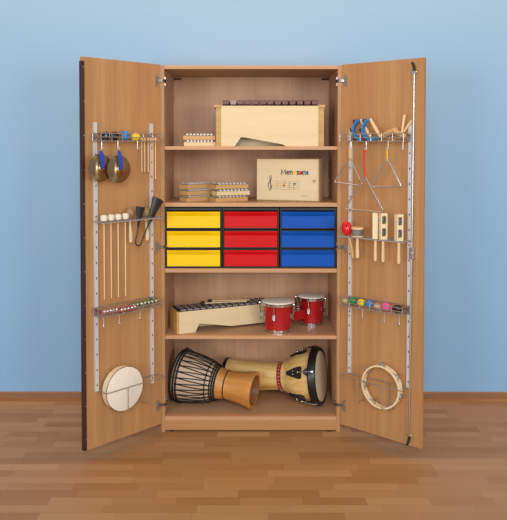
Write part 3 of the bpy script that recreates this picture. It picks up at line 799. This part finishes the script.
# ------------------------------------------------------------------ shelf 4: metallophone, mallets, bongos
mp_rz = math.radians(23.8)
mp = thing('metallophone', 'long pale box metallophone with grey metal bars, set slantwise beside the bongos', 'metallophone', None, (-.384, .040, SH[3]), mp_rz)
ML, MD, MH = .530, .122, .117
def tap(f): return MD * (1 - .05 * f)
y_b = tap(1)
MB().prism([(0, 0), (.092, 0), (.112, .042), (.135, .042), (.30, .012), (.345, .012), (ML, .012), (ML, MH), (0, MH)], 0, .012, 'y').build('front_board', birch_x, mp)
MB().prism([(0, MD - .012), (ML, y_b - .012), (ML, y_b), (0, MD)], .0, MH, 'z').build('rear_board', birch_x, mp)
MB().box((-.014, 0, 0), (-.0005, MD, MH + .002)).build('end_board', tanwood, mp)
MB().box((ML + .0005, 0, 0), (ML + .014, y_b, MH + .002)).build('end_board', tanwood, mp)
MB().prism([(.0, .0125), (ML, .0125), (ML, y_b - .0125), (.0, MD - .0125)], MH - .006, MH - .0005, 'z').build('bar_bed', rubber, mp)
for k in range(14):
    x = .026 + k * .0378; w_ = .0150; yb = tap(x / ML)
    o = MB().box((x - w_, .003, MH + .004), (x + w_, yb - .003, MH + .010)).build('tone_bar', gunbar, mp, bev=.001)
    b = MB()
    for yy in (.018, yb - .018): b.lathe([(.0032, 0), (.0032, .004), (0, .0045)], Matrix.Translation((x, yy, MH + .0101)), 8)
    b.build('bar_pin', black, o)
for k in range(15):
    x = .007 + k * .0378; MB().box((x - .002, .001, MH - .0004), (x + .002, tap(x / ML) - .001, MH + .0125)).build('bar_divider', black, mp)
for fy in (.15, .82): MB().tube([(.004, MD * fy, MH + .0018), (ML - .004, y_b * fy, MH + .0018)], .0020, 8).build('bar_cord', black, mp)
cz, sz = math.cos(mp_rz), math.sin(mp_rz)
def onmp(x, y, z): return (-.384 + x * cz - y * sz, .040 + x * sz + y * cz, SH[3] + z)
def mallet(x, y, dx, dy, ln, label):
    a = math.atan2(dy, dx)
    t = thing('mallet', label, 'mallet', 'mallets lying on the metallophone', onmp(x, y, MH + .0127), mp_rz + a)
    MB().ell((0, 0, .0125), (.0125, .0125, .0125), 18, 12).build('mallet_head', rubber, t)
    MB().tube([(.008, 0, .0122), (ln * .5, 0, .008), (ln, 0, .0034)], .0033, 10).build('stick', palewood, t)
mallet(.150, .046, 1, -.03, .26, 'black headed mallet lying across the metallophone, the one nearer its front edge')
mallet(.204, .080, 1, -.08, .235, 'black headed mallet lying across the metallophone, behind the other one')

bg = thing('bongo_drums', 'pair of red bongo drums with white heads and chrome rims, joined side by side', 'bongos', None, (.148, .108, SH[3]))
def bongo(name, ox, oy, rt, rb, hh):
    pr = [(rb - .006, .004), (rb, .004), (rb + .002, .03), (rt - .010, hh - .022), (rt - .004, hh - .008), (rt - .012, hh - .008), (rb - .006, .03), (rb - .006, .004)]
    M_ = Matrix.Translation((ox, oy, 0))
    sh = MB().lathe(pr, M_, 56).build(name, bongored, bg)
    MB().lathe([(rb - .004, 0), (rb + .0035, 0), (rb + .0035, .017), (rb + .0005, .019), (rb - .004, .0)], M_, 56).build('base_ring', mirror, sh)
    MB().lathe([(0, hh + .004), (rt - .016, hh + .004), (rt - .005, hh + .001), (rt - .001, hh - .006), (rt - .001, hh - .014), (rt - .0035, hh - .014), (rt - .0035, hh - .006), (0, hh)], M_, 56).build('drum_head', skin, sh)
    MB().lathe([(rt - .0005, hh - .018), (rt + .0035, hh - .018), (rt + .0045, hh - .006), (rt + .001, hh - .004), (rt - .0005, hh - .018)], M_, 56).build('rim_hoop', mirror, sh)
    for k in range(5):
        a = -PI / 2 - .27 + 2 * PI * k / 5
        ca, sa = math.cos(a), math.sin(a)
        P = lambda r, z: (ox + r * ca, oy + r * sa, z)
        b = MB(); b.tube([P(rt + .001, hh - .004), P(rt + .008, hh - .008), P(rt + .009, hh - .02), P(rt + .003, hh - .075)], .003, 8)
        M2 = Matrix.Translation((ox, oy, 0)) @ Matrix.Rotation(a, 4, 'Z')
        b.box((rt - .012, -.007, hh - .086), (rt + .0065, .007, hh - .060), 0, M2)
        b.ell(P(rt + .003, hh - .088), (.005, .005, .008), 10, 6)
        b.build('tuning_lug', mirror, sh)
bongo('large_drum', 0, 0, .092, .070, .166)
bongo('small_drum', .194, .150, .080, .061, .163)
d = Vector((.194, .150, 0)); q = d.normalized(); pn = Vector((-q.y, q.x, 0)) * .03
p0, p1 = q * .080, d - q * .068
MB().prism([tuple((p0 - pn)[:2]), tuple((p1 - pn)[:2]), tuple((p1 + pn)[:2]), tuple((p0 + pn)[:2])], .045, .095, 'z').build('joining_block', bongored, bg, bev=.004)

# ------------------------------------------------------------------ bottom compartment: djembes lying down
ZB = .081
# rope-tuned djembe
H1 = Vector((-.403, .236, ZB + .1475)); F1 = Vector((.018, .102, ZB + .1065))
ax = (F1 - H1); L1 = ax.length; axn = ax.normalized()
base1 = Vector((-.2, .18, ZB))
dj = thing('rope_djembe', 'rope-tuned djembe drum lying with its golden brown foot to the front', 'drum', 'djembes lying on the bottom board', base1)
# the drum frame: local x along the axis so that the wood grain follows it
Rm = Matrix((axn, Vector((0, 0, 1)).cross(axn).normalized(), axn.cross(Vector((0, 0, 1)).cross(axn).normalized()))).transposed().to_4x4()
def dj_frame(h, base): return Matrix.Translation(h - base) @ Rm @ Matrix.Rotation(PI / 2, 4, 'Y')
def frame_of(h, f, base):
    a = (f - h).normalized(); v = Vector((0, 0, 1)).cross(a).normalized(); w = a.cross(v)
    return Matrix.Translation(h - base) @ Matrix((a, v, w)).transposed().to_4x4()
TOZ = Matrix.Rotation(PI / 2, 4, 'Y')          # lathe axis z -> local x
def oriented(b, name, mats, parent, Fm, bev=0):
    o = b.build(name, mats, parent, bev=bev); o.matrix_local = Fm; return o
FA = frame_of(H1, F1, base1)
def P1(t): # outer radius along the axis
    K = [(0, .136), (.08, .137), (.25, .130), (.40, .113), (.50, .094), (.56, .083), (.64, .0765), (.72, .079), (.86, .088), (1, .102)]
    for (a, ra), (b_, rb) in zip(K, K[1:]):
        if a <= t <= b_: f = (t - a) / (b_ - a); f = f * f * (3 - 2 * f) if 0 else f; return ra + (rb - ra) * f
    return K[-1][1]
ts = [i / 28 for i in range(29)]
pr = [(P1(t), t * L1) for t in ts] + [(P1(1) - .003, L1 + .003), (P1(1) - .020, L1 + .003), (P1(1) - .024, L1 - .003), (.066, L1 * .80), (.058, L1 * .62), (.10, L1 * .3), (.10, .004)]
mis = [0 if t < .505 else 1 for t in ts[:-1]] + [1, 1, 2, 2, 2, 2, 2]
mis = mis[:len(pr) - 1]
oriented(MB().lathe(pr, TOZ, 64, mis=mis), 'shell', [djembepale, djembewood, footshade], dj, FA)
oriented(MB().lathe([(0, -.003), (.118, -.003), (.132, -.001), (.1392, .008), (.1392, .020), (.1375, .020), (.1375, .004), (.11, -.001), (0, -.001)], TOZ, 64), 'drum_skin', goat, dj, FA)
def ring(b, t_x, r, th, seg=60):
    b.tube([(t_x, r * math.cos(a), r * math.sin(a)) for a in [2 * PI * k / seg for k in range(seg)]], th, 8, True); return b
oriented(ring(ring(ring(MB(), .004, .1385, .0052), .018, .1415, .0058), .034, .1405, .0050), 'rope_ring', rope, dj, FA)
oriented(ring(ring(ring(ring(MB(), L1 * .535, P1(.535) + .003, .005), L1 * .51, P1(.51) + .003, .0048), L1 * .485, P1(.485) + .003, .004), L1 * .43, P1(.43) + .004, .0028), 'rope_ring', rope, dj, FA)
oriented(ring(MB(), L1 * .645, P1(.645) + .0008, .0030), 'waist_cord', rope, dj, FA)
NR = 26
b = MB()
for k in range(NR):
    a0 = 2 * PI * k / NR; a1 = a0 + PI / NR * .9
    for A0, A1 in ((a0, a1), (a1, a0 + 2 * PI / NR)):
        pts = []
        for i in range(9):
            f = i / 8; t_ = .07 + f * .43; ff = f if A0 == a0 else 1 - f
            ang = A0 + (A1 - A0) * ff; r = P1(t_) + .0022
            pts.append((t_ * L1, r * math.cos(ang), r * math.sin(ang)))
        b.tube(pts, .0028, 6)
b_ = oriented(b, 'tension_rope', rope, dj, FA); b_['label'] = 'black zigzag tension rope'
b = MB()
for k in range(NR): # knots at the head ring
    a = 2 * PI * k / NR; b.ell((.036, .143 * math.cos(a), .143 * math.sin(a)), (.009, .0055, .0055), 8, 6)
oriented(b, 'rope_knots', rope, dj, FA)['kind'] = 'stuff'
upa = [(.026, .0, .140), (.024, -.004, .150), (.034, -.006, .158), (.052, -.006, .152), (.064, -.004, .142)]
oriented(MB().tube([(x, y, z) for x, y, z in upa], [.007, .009, .009, .008, .006], 10), 'rope_tail', rope, dj, FA)

# lug-tuned djembe
H2 = Vector((.383, .180, ZB + .1600)); F2 = Vector((-.136, .347, ZB + .1060))
base2 = Vector((.12, .26, ZB))
dk = thing('wooden_djembe', 'striped pale wooden djembe with black hoop and red patterned waist, lying behind the rope-tuned one', 'drum', 'djembes lying on the bottom board', base2)
FB = frame_of(H2, F2, base2); L2 = (F2 - H2).length
K2 = [(0, .140), (.06, .138), (.14, .132), (.22, .122), (.28, .108), (.33, .091), (.37, .079), (.42, .075), (.60, .079), (.80, .087), (.95, .097), (1, .100)]
def P2(t):
    for (a, ra), (c, rc) in zip(K2, K2[1:]):
        if a <= t <= c: return ra + (rc - ra) * (t - a) / (c - a)
    return K2[-1][1]
pr = [(P2(i / 40), i / 40 * L2) for i in range(41)] + [(P2(1) - .010, L2), (.066, L2 * .7), (.064, L2 * .45), (.12, L2 * .2), (.125, .004)]
oriented(MB().lathe(pr, TOZ, 64), 'shell', ashwood, dk, FB)
oriented(MB().lathe([(0, -.013), (.120, -.0128), (.134, -.010), (.1375, -.004), (.1375, .004), (.130, .004), (.128, -.006), (0, -.009)], TOZ, 64), 'drum_skin', goat, dk, FB)
oriented(MB().lathe([(.1378, -.0075), (.1440, -.0105), (.1560, -.0075), (.1595, .004), (.1590, .026), (.152, .034), (.1405, .034), (.1405, .0065), (.1378, .005), (.1378, -.0075)], TOZ, 64), 'hoop', black, dk, FB)
oriented(MB().lathe([(P2(.37) + .0005, L2 * .370), (P2(.37) + .003, L2 * .374), (P2(.40) + .004, L2 * .395), (P2(.41) + .003, L2 * .416), (P2(.42) + .0005, L2 * .420)], TOZ, 64), 'waist_band', bandred, dk, FB)
b = MB()
for k in range(26):
    a = 2 * PI * k / 26; r = P2(.40) + .0043; x = L2 * .395
    b.ell((x, r * math.cos(a), r * math.sin(a)), (.004, .002, .002), 8, 6)
oriented(b, 'band_pattern', goat, dk, FB)
oriented(MB().lathe([(P2(.975) + .0005, L2 * .968), (P2(.98) + .0042, L2 * .972), (P2(1) + .005, L2 * 1.0), (P2(1) - .006, L2 * 1.006), (P2(1) - .004, L2 * .99)], TOZ, 64), 'foot_ring', black, dk, FB)
for k in range(5):
    # a lug every 72 degrees, one of them facing the viewer
    a = 2 * PI * k / 5 + math.radians(-11)
    Rk = Matrix.Rotation(a, 4, 'X')
    o = None
    def Q(x, lat, rad): return Rk @ Vector((x, -rad, lat))
    b = MB(); n_ = 8
    x0, x1 = .075, .165
    outl = [(x1, .0), (x1 - .005, .011), (x1 - .03, .020), (x0 + .018, .034), (x0, .034), (x0 - .006, .022), (x0 - .004, 0)]
    outl = outl + [(x, -l) for x, l in outl[-2:0:-1]]
    vs = [Q(x, l, P2(min(1, x / L2)) * math.sqrt(max(.2, 1 - (l / .13) ** 2)) + .0006) for x, l in outl] + [Q(x, l * .85, P2(x / L2) * math.sqrt(max(.2, 1 - (l / .13) ** 2)) + .012) for x, l in outl]
    m_ = len(outl); b.add(vs, [tuple(range(m_)), tuple(range(2 * m_ - 1, m_ - 1, -1))] + [(i, (i + 1) % m_, (i + 1) % m_ + m_, i + m_) for i in range(m_)])
    lug = oriented(b, 'tuning_lug', black, dk, FB)
    b = MB(); b.tube([Q(.080, 0, .148), Q(.060, 0, .155), Q(.036, 0, .163), Q(.010, 0, .165), Q(.0, 0, .161)], .0035, 8)
    b.ell(Q(.088, 0, .147), (.008, .006, .006), 10, 6); 
    for lt in (-.010, .010): b.ell(Q(.118, lt * .8, P2(.118 / L2) + .0125), (.004, .004, .004), 8, 6)
    ho = b.build('tuning_hook', mirror, lug)
    b = MB(); ol = [(.030, -.026), (.030, .026), (.056, .006), (.056, -.006)]
    b.add([Q(x, l, .1592) for x, l in ol] + [Q(x, l, .1535) for x, l in ol], [(0, 1, 2, 3), (7, 6, 5, 4), (0, 4, 5, 1), (1, 5, 6, 2), (2, 6, 7, 3), (3, 7, 4, 0)])
    oriented(b, 'hoop_claw', black, dk, FB)

# ------------------------------------------------------------------ camera
f, cx, Dst, Zc, pi_, ro, sy, yaw = 708.0019, .0108, 3.7259, 1.5255, .0312, .0007, -92.675, .0007
F = Vector((math.sin(yaw) * math.cos(pi_), math.cos(yaw) * math.cos(pi_), -math.sin(pi_)))
Rv = Vector((math.cos(yaw), -math.sin(yaw), 0)); U = Rv.cross(F)
R2 = Rv * math.cos(ro) + U * math.sin(ro); U2 = -Rv * math.sin(ro) + U * math.cos(ro)
cam = bpy.data.cameras.new('camera'); co = bpy.data.objects.new('camera', cam); COL.objects.link(co)
co.matrix_world = Matrix.Translation((cx, -Dst, Zc)) @ Matrix((R2, U2, -F)).transposed().to_4x4()
cam.sensor_fit = 'VERTICAL'; cam.sensor_height = 36; cam.lens = f / 520 * 36; cam.shift_y = sy / 520
S.camera = co

# ------------------------------------------------------------------ light
def area(name, loc, target, size, power, col=(1, 1, 1), sy_=None):
    l = bpy.data.lights.new(name, 'AREA'); l.energy = power; l.size = size; l.color = col
    if sy_: l.shape = 'RECTANGLE'; l.size_y = sy_
    o = bpy.data.objects.new(name, l); COL.objects.link(o); o.location = loc
    o.rotation_euler = (Vector(target) - Vector(loc)).to_track_quat('-Z', 'Y').to_euler(); return o
area('softbox_left', (-2.6, -5.0, 1.5), (.2, 0, 1.0), 1.4, 70, (1, .975, .94))
area('softbox_right', (2.6, -5.0, 1.5), (-.2, 0, 1.0), 1.4, 70, (1, .975, .94))
area('front_softbox', (0, -5.6, 2.75), (0, 0, 1.0), 1.8, 125, (1, .98, .95))
area('added_wall_tint', (0, -.3, 3.9), (0, .5, 2.3), 9.0, 85, (1, .42, .08), .4).data.spread = math.radians(120)  # amber lamp added out of view to warm and pale the upper wall
w = bpy.data.worlds.new('studio'); S.world = w; w.use_nodes = True
bgn = w.node_tree.nodes['Background']; bgn.inputs['Color'].default_value = (.86, .92, 1, 1); bgn.inputs['Strength'].default_value = .42
S.view_settings.view_transform = 'Standard'; S.view_settings.look = 'None'; S.view_settings.exposure = 0; S.view_settings.gamma = 1
S.view_settings.use_curve_mapping = False
